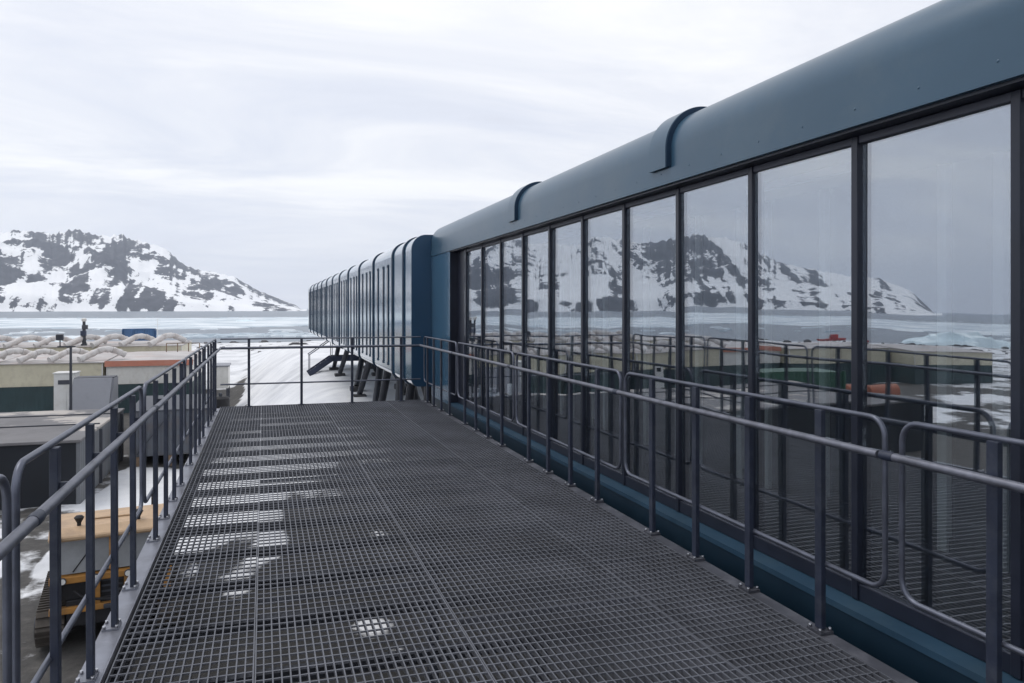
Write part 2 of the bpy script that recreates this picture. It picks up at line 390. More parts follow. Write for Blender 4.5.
# thicker haze-grey close to the horizon
hz = N(t, 'ShaderNodeMapRange'); t.links.new(zz.outputs[0], hz.inputs[0]); hz.inputs[1].default_value = 0; hz.inputs[2].default_value = .16; hz.inputs[3].default_value = .75; hz.inputs[4].default_value = 0
m0 = N(t, 'ShaderNodeMix', data_type='RGBA'); t.links.new(hz.outputs[0], m0.inputs[0]); t.links.new(cr.outputs[0], m0.inputs[6]); m0.inputs[7].default_value = (6.9, 7.05, 7.8, 1)
m1 = N(t, 'ShaderNodeMix', data_type='RGBA'); m1.inputs[0].default_value = .93
t.links.new(sky.outputs[0], m1.inputs[6]); t.links.new(m0.outputs[2], m1.inputs[7])
t.links.new(m1.outputs[2], bg.inputs['Color']); t.links.new(bg.outputs[0], out.inputs[0])
sl = bpy.data.lights.new('sun', 'SUN'); sl.energy = .9; sl.angle = R(28); sl.color = (1, .96, .9)
so = bpy.data.objects.new('sun', sl); COL.objects.link(so)
sd = Vector((math.sin(SUN_AZ) * math.cos(SUN_EL), math.cos(SUN_AZ) * math.cos(SUN_EL), math.sin(SUN_EL)))
so.rotation_euler = sd.to_track_quat('Z', 'Y').to_euler(); so.location = (0, 0, 30)
scene.view_settings.view_transform = 'Standard'; scene.view_settings.look = 'None'
scene.view_settings.exposure = .36; scene.view_settings.gamma = 1; scene.view_settings.use_curve_mapping = False
scene.cycles.use_denoising = True
scene.cycles.max_bounces = 7; scene.cycles.diffuse_bounces = 3; scene.cycles.glossy_bounces = 4; scene.cycles.transparent_max_bounces = 12; scene.cycles.volume_bounces = 1

# ------------------------------------------------------------------ terrain, sea, hills
def fbm(x, y, o=5, z=0.0):
    s, a, f = 0, .5, 1
    for _ in range(o):
        s += a * noise.noise((x * f, y * f, z)); a *= .5; f *= 2.05
    return s
def ground_z(x, y):
    r = math.hypot(x, y)
    emb = sst(-3.2, 3.0, x) * sst(16, 31, y) * (1 - sst(58, 150, y))
    z = GROUND + .35 * fbm(x / 11, y / 11, 3) + .16 * fbm(x / 3.1, y / 3.1, 3, 4.2)
    z += 3.5 * emb
    if r > 60: z += 1.1 * sst(60, 120, r) * max(0, fbm(x / 38, y / 38, 3, 9.1) + .1)
    z -= 2.6 * sst(150, 205, r)
    return z
def snow_at(x, y):
    r = math.hypot(x, y)
    s = .36 + .85 * fbm(x / 7.5, y / 7.5, 3, 2.7)                    # patches on gravel
    s = max(s, .95 * sst(-3.5, .5, x) * sst(21.5, 26.5, y) * (1 - sst(110, 150, y)))
    s = max(s, (.72 if x > -5.6 else .45) * sst(-12, -9, x) * (1 - sst(-.5, 1, x)) * sst(20, 23, y) * (1 - sst(33, 40, y)))
    s = max(s, .62 * sst(60, 75, r) * (1 - sst(158, 178, r)))
    if y < 22 and x > -1.6: s = min(s, .25)
    for px, py, pr_ in ((2.2, 15.9, .75), (2.95, 20.8, .8), (.3, 21.4, 1.2), (2.4, 14.4, .4), (-.6, 19.4, .8)):
        s = max(s, .75 - .45 * math.hypot(x - px, y - py) / pr_)
    if -6 < x < -1 and 11 < y < 19: s = min(s, .32)
    if x < -13 or y < 8: s = min(s, .50)
    if 20 < y < 130 and -3 < x < 6:
        xc = .3 + 1.3 * math.sin(y / 15)
        for k in (-.85, .85):
            s -= .30 * max(0, 1 - abs(x - xc - k) / .38) * (.6 + .6 * noise.noise((y / 4, k, 2.0)))
    if y > 118 and abs(x) < 80: s -= .10 * sst(118, 135, y)
    return s
def painted_shade_at(x, y):  # mask of the shade painted into the ground under and beyond the deck
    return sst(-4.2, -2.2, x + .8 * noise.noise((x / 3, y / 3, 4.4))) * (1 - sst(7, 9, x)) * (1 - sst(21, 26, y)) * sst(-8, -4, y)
def build_ground():
    rs = [0]; r = 0; 
    while r < 260: r += .55 + r * .018; rs.append(r)
    na = 720; v, f, a, shd = [(0, 0, ground_z(0, 0))], [], [0.0], [1.0]
    angs = [2 * math.pi * k / na for k in range(na)]
    for r in rs[1:]:
        for q in angs:
            x, y = r * math.sin(q), r * math.cos(q)
            v.append((x, y, ground_z(x, y))); a.append(snow_at(x, y)); shd.append(painted_shade_at(x, y))
    for k in range(na): f.append((0, 1 + (k + 1) % na, 1 + k))
    for j in range(len(rs) - 2):
        for k in range(na):
            l = (k + 1) % na; p = 1 + j * na; q = p + na
            f.append((p + k, p + l, q + l, q + k))
    me = bpy.data.meshes.new('ground'); me.from_pydata(v, [], f); me.materials.append(ground_mat())
    at = me.attributes.new('snow', 'FLOAT', 'POINT'); at.data.foreach_set('value', a)
    at = me.attributes.new('painted_shade', 'FLOAT', 'POINT'); at.data.foreach_set('value', shd)
    me.polygons.foreach_set('use_smooth', [True] * len(f)); me.update(); me.flip_normals() if me.polygons[400].normal.z < 0 else None
    o = bpy.data.objects.new('ground', me); COL.objects.link(o); tag(o, kind='structure')
build_ground()
EXT = 6000
o = MB().add([(-EXT, -EXT, SEA), (EXT, -EXT, SEA), (EXT, EXT, SEA), (-EXT, EXT, SEA)], [(0, 1, 2, 3)]).build('sea', sea_mat()); tag(o, kind='structure')

def build_hills():
    # skyline: image columns seen directly, and columns seen mirrored in the windows
    tab = []
    D = 2900.0
    for u, vv in [(0, 232), (20, 231), (45, 233), (70, 229), (80, 229), (88, 234), (105, 236), (124, 234), (130, 238), (145, 242), (165, 249), (180, 262), (200, 270), (215, 272), (232, 276), (250, 286), (260, 291), (280, 299), (296, 305), (301, 309)]:
        d = uv_dir(u); L = d.length
        tab.append((math.degrees(math.atan2(d.x, d.y)), EYE + (HOR - vv) / F / L * D - SEA))
    for u, vv in [(500, 238), (560, 244), (600, 238), (645, 241), (693, 238), (738, 243), (759, 251), (796, 263), (845, 272), (869, 276), (902, 288), (919, 303), (925, 309)]:
        d = uv_dir(u); L = d.length
        tab.append((-math.degrees(math.atan2(d.x, d.y)), EYE + (HOR - vv) / F / L * D - SEA))
    tab.sort()
    na, nr = 560, 130
    a0, a1 = tab[0][0] - .4, tab[-1][0] + .4
    v, f, at = [], [], []
    r0, r1 = 1900.0, 3700.0
    for i in range(na + 1):
        az = a0 + (a1 - a0) * i / na; H = max(0, lerp_table(tab, az) - 1)
        H *= 1 + .05 * fbm(az * .9, 3.3, 4) + .07 * fbm(az * 4.5, 1.3, 4)
        shore = 2000 + 160 * fbm(az * .25, 7.7, 3)
        for j in range(nr + 1):
            r = r0 + (r1 - r0) * j / nr
            q = R(az); x, y = r * math.sin(q), r * math.cos(q)
            rn = (r - shore) / (D - shore)
            if rn <= 0: z = SEA - 4; rk = .2
            else:
                p = min(1, rn)
                base = .10 * sst(0, .06, p) + .90 * (p ** 1.15)
                if rn > 1: base = max(0, 1 - ((rn - 1) / .9) ** 2 * .8)
                rid = 1 - abs(noise.noise((x / 330, y / 330, 1.3))) * 2
                rid2 = 1 - abs(noise.noise((x / 140, y / 140, 5.3))) * 2
                nz = .55 * (rid - .5) + .25 * (rid2 - .5) + .3 * fbm(x / 90, y / 90, 4, 2.2)
                env = 4 * p * (1 - p) if rn <= 1 else 0
                z = SEA + H * (base + .34 * nz * env) + min(H, 60) * .10 * fbm(x / 45, y / 45, 3, 8.8) * min(1, p * 5)
                rk = 0
            v.append((x, y, max(z, SEA - 4))); at.append(0.0)
    W = nr + 1
    for i in range(na + 1):
        for j in range(nr + 1):
            k = i * W + j
            x, y, z = v[k]
            j0, j1 = max(j - 1, 0), min(j + 1, nr); i0, i1 = max(i - 1, 0), min(i + 1, na)
            dr = (v[i * W + j1][2] - v[i * W + j0][2]) / ((r1 - r0) / nr * (j1 - j0))
            arc = (a1 - a0) / na * math.pi / 180 * math.hypot(x, y)
            da = (v[i1 * W + j][2] - v[i0 * W + j][2]) / (arc * (i1 - i0) + 1e-6)
            slope = math.hypot(dr, da)
            az = math.degrees(math.atan2(x, y)); r_ = math.hypot(x, y)
            # rock shows on steep faces and in slanting bands
            n1 = .62 * fbm(x / 120 + z / 80, y / 260 - z / 62, 5, 3.1) + .42 * fbm(az * 1.3 - z / 60, r_ / 520, 4, 6.6)
            at[k] = .49 + 1.15 * n1 + .26 * min(1, slope * 1.1) - .12 - (.10 if z < SEA + 12 else 0) - .055 * sst(12, 18, -az)
    for i in range(na):
        for j in range(nr):
            f.append((i * W + j, i * W + j + 1, (i + 1) * W + j + 1, (i + 1) * W + j))
    me = bpy.data.meshes.new('hills'); me.from_pydata(v, [], f); me.materials.append(hill_mat())
    a = me.attributes.new('rock', 'FLOAT', 'POINT'); a.data.foreach_set('value', at)
    me.polygons.foreach_set('use_smooth', [True] * len(f)); me.update()
    if me.polygons[W * 40 + 60].normal.z < 0: me.flip_normals()
    o = bpy.data.objects.new('hills', me); COL.objects.link(o); tag(o, kind='structure')
build_hills()

# brash ice: many small floes packed in bands, one uncountable mass
def build_brash():
    m = MB(); rnd = random.Random(3)
    def floe(x, y, s, h):
        n = rnd.randint(6, 9); pts = []
        for k in range(n):
            q = 2 * math.pi * k / n; rr = s * (.6 + .6 * rnd.random())
            pts.append((x + rr * 1.6 * math.cos(q), y + rr * math.sin(q)))
        top = [(x + (a - x) * .85, y + (b - y) * .85) for a, b in pts]
        v = [(a, b, SEA - .05) for a, b in pts] + [(a, b, SEA + h * (.7 + .5 * rnd.random())) for a, b in top]
        m.add(v, [(i, (i + 1) % n, n + (i + 1) % n, n + i) for i in range(n)] + [tuple(range(n, 2 * n))])
    for _ in range(2600):
        az = R(-60 + 66 * rnd.random()); edge = 20 * math.sin(math.degrees(az) * .3)
        r = 340 + edge + 300 * rnd.random() ** 1.2
        floe(r * math.sin(az), r * math.cos(az), 5 + 8 * rnd.random(), .35)
    for _ in range(260):
        az = R(-60 + 66 * rnd.random()); r = 230 + 500 * rnd.random()
        floe(r * math.sin(az), r * math.cos(az), .8 + 2.2 * rnd.random(), .4)
    for _ in range(220):
        az = R(-16 + 20 * rnd.random()); r = 212 + 26 * rnd.random()
        floe(r * math.sin(az), r * math.cos(az), .7 + 1.6 * rnd.random(), .4)
    o = m.build('brash_ice', ice_sheet_mat()); tag(o, kind='stuff')
build_brash()

def berg(name, u, depth, length, height, label, mirrored=False, seed=1):
    d = uv_dir(u); x, y = d.x * depth, d.y * depth
    if mirrored: x = -x
    rnd = random.Random(seed); v, f = [], []
    nx, ny = 22, 12
    for j in range(ny + 1):
        for i in range(nx + 1):
            a = -1 + 2 * i / nx; b = -1 + 2 * j / ny
            e = max(0, 1 - abs(a) ** 2.2 - abs(b) ** 2.2 * .9)
            z = height * (e ** .55) * (.6 + .9 * max(-.3, fbm(a * 2.3 + seed, b * 2.3, 4))) - .4
            v.append((a * length / 2, b * length / 4.5, z))
    for j in range(ny):
        for i in range(nx):
            k = j * (nx + 1) + i; f.append((k, k + 1, k + nx + 2, k + nx + 1))
    m = MB().add(v, f, False); o = m.build(name, M['ice']); o.location = (x, y, SEA); o.rotation_euler = (0, 0, -math.atan2(d.x, d.y) * (1 if not mirrored else -1))
    tag(o, label, 'iceberg')
berg('iceberg', 47, 172, 8.5, 1.9, 'small pale blue iceberg floating beyond the camp roofs, left of the floodlight pole', seed=4)
berg('iceberg', 932, 165, 26, 4.2, 'long turquoise iceberg close to shore, seen mirrored in the nearest window pane', True, seed=9)
berg('iceberg', 245, 430, 13, 2.2, 'tiny white iceberg in the ice band straight above the railing corner', seed=14)

def build_rocks():
    m = MB(); rnd = random.Random(11)
    for k in range(380):
        q = R(-75 + 85 * rnd.random()); r = 112 + 66 * rnd.random() ** .8
        x, y = r * math.sin(q), r * math.cos(q); s = .2 + .6 * rnd.random() ** 3
        z = ground_z(x, y); n = 7; v = []
        for j, (hh, rr) in enumerate(((-.2, 1), (.35, .9), (.7, .45))):
            for i in range(n):
                a = 2 * math.pi * i / n; w_ = rr * s * (.7 + .5 * rnd.random())
                v.append((x + 1.4 * w_ * math.cos(a), y + w_ * math.sin(a), z + hh * s))
        f = [(j * n + i, j * n + (i + 1) % n, (j + 1) * n + (i + 1) % n, (j + 1) * n + i) for j in (0, 1) for i in range(n)] + [tuple(range(2 * n, 3 * n))]
        m.add(v, f)
    o = m.build('beach_rocks', M['rock']); tag(o, kind='stuff')
build_rocks()

# ------------------------------------------------------------------ walkway deck
DX0, DX1, DY0, DY1 = -.64, 2.55, -2.2, 13.05
deck = empty('walkway', (0, 0, 0), label='dark grey steel grating walkway running along the glazed building', cat='walkway')
PIT = .0365
def grating_panel(w_, l):
    m = MB(); t_ = .0062; dp = .03; g = .0015
    x0, x1, y0, y1 = g, w_ - g, g, l - g
    m.box(x0, x0 + .006, y0, y1, -dp, 0); m.box(x1 - .006, x1, y0, y1, -dp, 0)
    m.box(x0 + .006, x1 - .006, y0, y0 + .006, -dp, -.0006); m.box(x0 + .006, x1 - .006, y1 - .006, y1, -dp, -.0006)
    nb = round((x1 - x0) / PIT); 
    for i in range(1, nb):
        x = x0 + (x1 - x0) * i / nb
        m.box(x - t_ / 2, x + t_ / 2, y0 + .006, y1 - .006, -dp, -.0012)
    nc = round((y1 - y0) / .074)
    for i in range(1, nc):
        y = y0 + (y1 - y0) * i / nc
        m.box(x0 + .006, x1 - .006, y - .0042, y + .0042, -.0095, -.0016)
    return m
cols = [(DX0, -.04), (-.04, .93), (.93, 1.97), (1.97, DX1)]
cuts = [[DY0, .9, 3.0, 6.0, 9.0, 11.0, DY1], [DY0, 1.5, 4.4, 7.43, 10.4, DY1], [DY0, .8, 3.8, 6.8, 7.9, 10.9, DY1], [DY0, 1.5, 4.4, 7.43, 10.4, DY1]]
for (a, b), ys in zip(cols, cuts):
    for y0, y1 in zip(ys, ys[1:]):
        p = grating_panel(b - a, y1 - y0).build('grating_panel', M['grating'], deck); p.location = (a, y0, random.uniform(-.0015, .0015))
for k in range(25):
    y = -2.0 + .62 * k
    MB().box(DX0 + .02, DX1 - .02, y - .03, y + .03, -.085, -.034).build('joist', M['joist'], deck)
# kerb channels that carry the posts
MB().prism([(-.655, -.03), (-.655, .006), (-.662, .006), (-.662, -.02), (-.758, -.02), (-.758, -.20), (-.766, -.20), (-.766, -.012), (-.670, -.012), (-.670, -.03)], DY0, DY1, 'y').build('edge_channel', M['channel'], deck)
MB().box(2.557, 2.632, DY0, DY1, -.03, -.004).build('edge_channel', M['flange'], deck)
MB().box(DX0, DX1, DY1 + .004, DY1 + .016, -.12, .004).build('end_plate', M['grating'], deck)
for x in (-.72, 2.60):
    MB().box(x - .06, x + .06, DY0, DY1 - .05, -.32, -.21 if x < 0 else -.122).build('bearer', M['joist'], deck)
for x, y in ((-.72, 2.0), (2.60, 2.0), (2.60, 7.2), (2.60, 12.2)):
    zg = ground_z(x, y)
    c = MB().box(x - .08, x + .08, y - .08, y + .08, zg - .2, -.322).build('support_column', M['joist'], deck, bevel=.006)

# ------------------------------------------------------------------ railings
def rrect(y0, y1, z0, z1, r, x, seg=6):
    pts = []
    for cy, cz, a0 in ((y1 - r, z1 - r, 0), (y0 + r, z1 - r, 90), (y0 + r, z0 + r, 180), (y1 - r, z0 + r, 270)):
        for k in range(seg + 1):
            a = R(a0 + 90 * k / seg); pts.append((x, cy + r * math.cos(a), cz + r * math.sin(a)))
    return pts
OFFS = (.44, 1.02, 1.58, 2.15)
def rail_panel(x, y0, y1, side, label, offs=OFFS, first=False):
    """side +1: walkway lies to -x of the panel; -1: walkway lies to +x"""
    t_ = empty('guard_rail', (x, y0, 0), 0, label, 'railing', 'railing panels along the walkway')
    L = y1 - y0; t_.rotation_euler = (0, R(random.uniform(-.25, .25)), R(random.uniform(-.06, .06)))
    MB().tube(rrect(.045, L - .045, .33, 1.09, .085, .012 * side), .0125, 10, True).build('hoop_frame', M['hoop'] if side > 0 else M['hoop'], t_)
    hx = -.062 * side
    MB().tube([(hx, .006, .945), (hx, L - .006, .945)], .018, 14).build('handrail', M['rail_top'], t_)
    MB().tube([(hx, L - .075, .945), (hx, L - .05, .945), (hx, L - .03, .945), (hx, L - .005, .945)], [.0195, .0215, .0215, .0195], 14).build('coupling', M['rail'], t_)
    for i, o_ in enumerate(offs):
        p = MB().box(-.020, .008, o_ - .024, o_ + .024, .012, 1.082).build('post', M['rail'], t_, bevel=.003) if side > 0 else \
            MB().box(-.008, .020, o_ - .024, o_ + .024, -.005, 1.082).build('post', M['rail'], t_, bevel=.003)
        zb = 0.002 if side > 0 else -.011
        b = MB(); b.box(-.045, .03, o_ - .05, o_ + .05, zb - .004, zb + .008, 0)
        for sx in (-.036, .021):
            b.tube([(sx * 1, o_ - .036, zb + .008), (sx, o_ - .036, zb + .022)], .008, 6, mi=1)
            b.tube([(sx * 1, o_ + .036, zb + .008), (sx, o_ + .036, zb + .022)], .008, 6, mi=1)
        b.build('base_plate', [M['channel'] if side < 0 else M['flange'], M['bolt']], p)
        MB().bar((-.010 * side, o_, .945), (hx + .012 * side, o_, .945), .018, .022).build('bracket', M['rail'], p)
    return t_
JO = [-2.62, .03, 2.68, 5.33, 7.98, 10.63, 13.03]
rl = ['dark railing panel in front of the windows, behind the viewpoint', 'dark railing panel in front of the nearest window pane, cut off by the photo edge',
      'dark railing panel in front of the windows, second from the right photo edge',
      'dark railing panel in front of the windows, just past the shiny handrail joint',
      'dark railing panel in front of the windows, fourth from the camera',
      'dark railing panel at the far corner beside the plain blue wall end']
ll = ['dark railing panel on the yard side, behind the viewpoint', 'dark railing panel on the yard side, nearest one, only its bent end showing',
      'dark railing panel on the yard side, in front of the yellow tracked vehicle',
      'dark railing panel on the yard side, in front of the grey flat roofed shed',
      'dark railing panel on the yard side, last but one before the far corner',
      'dark railing panel on the yard side, farthest one at the walkway corner']
for k in range(1, 6):
    rail_panel(2.603, JO[k], JO[k + 1], 1, rl[k], OFFS if k < 5 else (.4, .95, 1.5, 2.0))
    rail_panel(-.715, JO[k], JO[k + 1], -1, ll[k], OFFS if k < 5 else (.4, .95, 1.5, 2.0))
er = empty('end_rail', (0, DY1 - .03, 0), label='thin dark railing closing the far end of the walkway', cat='railing')
for x in (-.23, .585, 1.40, 2.22):
    p = MB().box(x - .02, x + .02, -.02, .02, -.0005, 1.075).build('post', M['rail'], er, bevel=.003)
    MB().box(x - .045, x + .045, -.045, .045, .0007, .009).build('base_plate', M['rail'], p)
MB().tube([(-.66, 0, 1.085), (2.56, 0, 1.085)], .012, 10).build('top_rail', M['hoop'], er)
MB().tube([(-.66, -.045, .94), (2.56, -.045, .94)], .02, 12).build('handrail', M['hoop'], er)
MB().tube([(-.66, .03, .36), (2.56, .03, .36)], .013, 10).build('middle_rail', M['hoop'], er)

# ------------------------------------------------------------------ glazed building beside the walkway
BX = 2.80; GX = 2.93; OY1 = 11.88; BY0, BY1 = -5.0, 13.28
bld = empty('glazed_building', (BX, 0, 0), label='dark blue building with rounded roof edge and a long row of tall mirror-like windows', cat='building')
def W(x): return x - BX
ZL = 2.483; RR = .29; ZC = 2.733
def arc(cx, cz, r, a0, a1, n=12):
    return [(cx + r * math.cos(R(a0 + (a1 - a0) * k / n)), cz + r * math.sin(R(a0 + (a1 - a0) * k / n))) for k in range(n + 1)]
top = ZC + RR
# upper skin: lip, fascia, rounded edge, flat roof
prof = [(0, ZL), (0, 2.60)] + arc(RR, ZC, RR, 180, 90, 18) + [(3.0, top + .02), (7.4 - RR, top)] + arc(7.4 - RR, ZC, RR, 90, 0, 10) + [(7.4, ZL)]
MB().shell(prof, BY0, BY1, .03).build('roof', M['roofskin'], bld)
MB().box(-.014, -.001, BY0, BY1 - .002, ZL, 2.592).build('fascia_strip', M['roofskin'], bld)
# lower skin under the sill
low = [(7.4, 0)] + [(7.4, -.25)] + arc(7.4 - .5, -.3, .5, 0, -90, 8) + arc(.5, -.3, .5, -90, -180, 10) + [(0, -.25), (0, .038)]
MB().shell(low, BY0, BY1, .03).build('lower_skin', M['lowskin'], bld)
# wall past the last window, with the jamb
MB().box(0, .28, OY1, BY1 - .003, .040, ZL - .002).build('end_wall', M['skin'], bld)
MB().box(.004, .28, OY1 - .012, OY1, .08, ZL - .002).build('window_jamb', M['navy'], bld)
MB().box(W(2.925), W(3.03), 11.42, OY1 - .014, .08, ZL - .02).build('blank_panel', M['navy'], bld)
MB().prism([(-.005, .04), (-.005, .072), (.11, .077), (.25, .077), (.25, .04)], BY0, OY1 - .013, 'y').build('window_sill', M['sill'], bld)
MB().box(.012, .25, BY0, OY1 - .014, ZL - .016, ZL + .004).build('soffit', M['navy'], bld)
for y in (1.41, 4.93, 8.45):
    pr = [(-.040, 2.598)] + arc(RR, ZC, RR + .040, 180, 90, 18) + [(3.0, top + .06)]
    sl_ = MB().shell(pr, y + .012, y + .26, .06).build('roof_sleeve', M['roofskin'], bld)
    pr = [(-.036, 2.603)] + arc(RR, ZC, RR + .036, 180, 90, 18) + [(3.0, top + .056)]
    MB().shell(pr, y, y + .011, .056).build('sleeve_end', M['band'], sl_)
for k in range(47):
    y = BY0 + .3 + .39 * k
    MB().ell((-.013, y, 2.565), .005, .007, .007, 8, 5).build('rivet', M['roofskin'], bld)
GZ0, GZ1 = .165, 2.425
f_ = MB()
f_.box(W(2.905), W(3.0), BY0, 11.415, .079, GZ0); fr1 = f_.build('bottom_frame', M['navy'], bld, bevel=.004)
f_ = MB(); f_.box(W(2.905), W(3.0), BY0, 11.415, GZ1, ZL - .018); f_.build('top_frame', M['topframe'], bld, bevel=.004)
ms = [11.26 - .8926 * k for k in range(18)]
for k, y in enumerate(ms):
    MB().box(W(2.895), W(2.99), y - .022, y + .022, .082, ZL - .020).build('mullion', M['navy'], bld, bevel=.004)
rg = random.Random(5)
tilts = {0: 0, 1: 0, 2: 0}
for k in range(-1, 17):
    y1 = ms[k] - .023 if k >= 0 else 11.418; y0 = ms[k + 1] + .023
    p = MB().box(-.006, .006, -(y1 - y0) / 2, (y1 - y0) / 2, 0, GZ1 - GZ0 - .004).build('window_pane', M['glass'], bld)
    p.location = (W(GX), (y0 + y1) / 2, GZ0 + .002)
    p.rotation_euler = (0, R(rg.uniform(-.16, .16)), R(rg.uniform(-.42, .42)))
# inside: floor, ceiling, partition with pale pilasters, lamps
MB().box(.33, 7.3, BY0, BY1 - .1, -.10, .004).build('floor', M['infloor'], bld)
MB().box(.33, 7.3, BY0, BY1 - .1, 2.52, 2.56).build('ceiling', M['inside'], bld)
MB().box(1.42, 1.5, BY0 + .1, BY1 - .2, .006, 2.515).build('partition', M['inside'], bld)
MB().box(7.25, 7.34, BY0, BY1 - .1, .006, 2.515).build('rear_wall', M['inside'], bld)
yy = 1.2
while yy < 12:
    for dy_ in (0, .40):
        MB().box(1.37, 1.42 - .002, yy + dy_, yy + dy_ + .075, .006, 2.51).build('pilaster', M['incol'], bld, bevel=.005)
    MB().box(1.385, 1.418, yy + .08, yy + .395, .006, .10).build('skirting', M['inside'], bld)
    yy += 1.118
for y in (2.2, 4.5, 6.8, 9.1):
    MB().box(.75, .81, y - .6, y + .6, 2.46, 2.515).build('ceiling_lamp', M['lampoff'], bld, bevel=.005)

# ------------------------------------------------------------------ far wing on stilts
FX = 2.45; FY0, FY1 = 13.32, 46.0; FT = 2.87; FB = .20
wing = empty('stilted_wing', (FX, FY0, 0), label='long dark blue wing on slanted stilts with ribbed panels and narrow slit windows', cat='building')
Rf = .27
def wing_prof(o=0, half=7.6):
    r = Rf + o
    q = .13; qr = q + o
    return [(half + o, .9)] + [(half + o, FB + q)] + arc(half - q, FB + q, qr, 0, -90, 6) + arc(q, FB + q, qr, -90, -180, 6) + arc(Rf, FT - Rf, r, 180, 90, 14) + arc(half - Rf, FT - Rf, r, 90, 0, 8) + [(half + o, .9)]
LY = FY1 - FY0
MB().shell(wing_prof(), 0, LY, .05).build('shell', M['skin'], wing)
pf = wing_prof()[:-1]
MB().prism([(x, z) for x, z in wing_prof(-.004)[:-1]], -.03, -.002, 'y').build('end_wall', M['endblue'], wing)
MB().prism([(x, z) for x, z in wing_prof(-.06)[:-1]], LY - .03, LY + .02, 'y').build('end_wall', M['band'], wing)
ry = [14.07] + [15.33 + 2.86 * k for k in range(11)]
for y in ry:
    MB().shell(wing_prof(.022), y - FY0 - .07, y - FY0 + .07, .04).build('rib', M['band'], wing)
for k in range(11):
    for d_ in (.62, 1.27, 2.1):
        y = 15.33 + 2.86 * k + d_ - FY0
        if y > LY - .4: continue
        wf = MB().box(-.014, .02, y - .08, y + .08, .40, 2.47).build('slit_window', M['band'], wing)
        MB().box(-.017, -.011, y - .055, y + .055, .46, 2.41).build('pane', M['slit'], wf)
for k, y in enumerate((18.6, 20.6, 22.6, 24.6, 26.6, 28.6, 31.4, 36.5, 41.5)):
    for x0, x1 in ((3.9, 3.45), (4.3, 5.2), (8.2, 9.0)):
        zg = ground_z(x1, y) - .05
        s_ = MB().tube([(x0 - FX, y - FY0, FB + .02), (x1 - FX, y - FY0 + .9 * (1 if k % 2 else -1), zg + .25)], [.13, .105], 10).build('stilt', M['strut'], wing)
        MB().box(x1 - FX - .24, x1 - FX + .24, y - FY0 + .9 * (1 if k % 2 else -1) - .24, y - FY0 + .9 * (1 if k % 2 else -1) + .24, zg - .3, zg + .22).build('footing', M['concrete'], s_, bevel=.02)
MB().box(1.0, 1.3, .3, LY - .3, FB - .18, FB - .004).build('floor_beam', M['strut'], wing)

# gangway with steps coming out from under the wing
st = empty('gangway_steps', (3.3, 40.5, -1.0), label='small dark blue gangway with steps leading from under the stilted wing to the snow', cat='stairs')
zs = ground_z(2.3, 40.5)
for dy_ in (-.5, .5):
    MB().bar((1.6, dy_, 0), (0, dy_, 0), .08, .26).build('side_beam', M['stair'], st)
    MB().bar((.02, dy_, .02), (-1.15, dy_, zs + 1.0 + .02), .08, .26).build('stringer', M['stair'], st)
    h_ = MB().tube([(1.6, dy_, 1.0), (0, dy_, 1.0), (-1.15, dy_, zs + 2.0)], .025, 8).build('handrail', M['hoop'], st)
    for q_ in (0, 1):
        x_ = -1.1 * q_; zb_ = (zs + 1.0) * q_
        MB().tube([(x_, dy_, zb_), (x_, dy_, zb_ + 1.0)], .02, 6).build('post', M['hoop'], h_)
MB().box(0, 1.6, -.46, .46, .02, .05).build('platform', M['grating'], st)
for k in range(4):
    q_ = (k + .6) / 4.4
    MB().box(-1.15 * q_ - .13, -1.15 * q_ + .13, -.46, .46, (zs + 1.0) * q_ + .0, (zs + 1.0) * q_ + .035).build('step', M['grating'], st)

# ------------------------------------------------------------------ shed with flat grey roof
SX1, SX0, SY0, SY1, SZ = -6.0, -24.5, 29.7, 38.5, -2.95
shed = empty('flat_roofed_shed', (SX1, SY0, GROUND), label='low shed with stained flat grey roof and dark open front, left of the walkway', cat='shed')
h = SZ - GROUND
MB().box(SX0 - SX1, 0, .0, SY1 - SY0, h - .10, h).build('roof', M['shedroof'], shed, bevel=.02)
MB().box(-.16, -.04, .1, SY1 - SY0 - .05, -.4, h - .102).build('side_wall', M['shedwall'], shed)
MB().box(SX0 - SX1 + .04, -.05, SY1 - SY0 - .15, SY1 - SY0 - .05, -.4, h - .102).build('rear_wall', M['shedwall'], shed)
# dark front with an arched opening
fw = MB()
op = [(-.16, -.4), (-.16, h - .104), (-7.6, h - .104), (-7.6, -.4), (-6.9, -.4), (-6.9, 1.1)] + [( -4.9 + 2.0 * math.cos(R(180 - 18 * k)), 1.1 + .75 * math.sin(R(18 * k))) for k in range(0, 11)] + [(-2.9, -.4)]
fw.prism(op, .10, .25, 'y'); fw.build('front_wall', M['sheddark'], shed)
MB().box(SX0 - SX1 + .04, -7.62, .10, .25, -.4, h - .104).build('front_wall', M['sheddark'], shed)
for k in (2, 3.6):
    MB().box(SX0 - SX1 + .1, -.1, k * 1.9 - .03, k * 1.9 + .03, h + .002, h + .045).build('roof_seam', M['darkgrey'], shed)
MB().box(-9.5, -9.42, .1, SY1 - SY0 - .1, h + .003, h + .05).build('roof_seam', M['darkgrey'], shed)
hb = MB().tube([(-6.2, 3.0, h), (-6.2, 3.0, h + .10)], .42, 18).build('roof_hatch', M['wood'], shed)
for y in (1.2, 3.4, 5.8, 7.9):
    MB().box(-.06, .06, y - .05, y + .05, -.3, h - .14).build('wall_post', M['darkgrey'], shed)

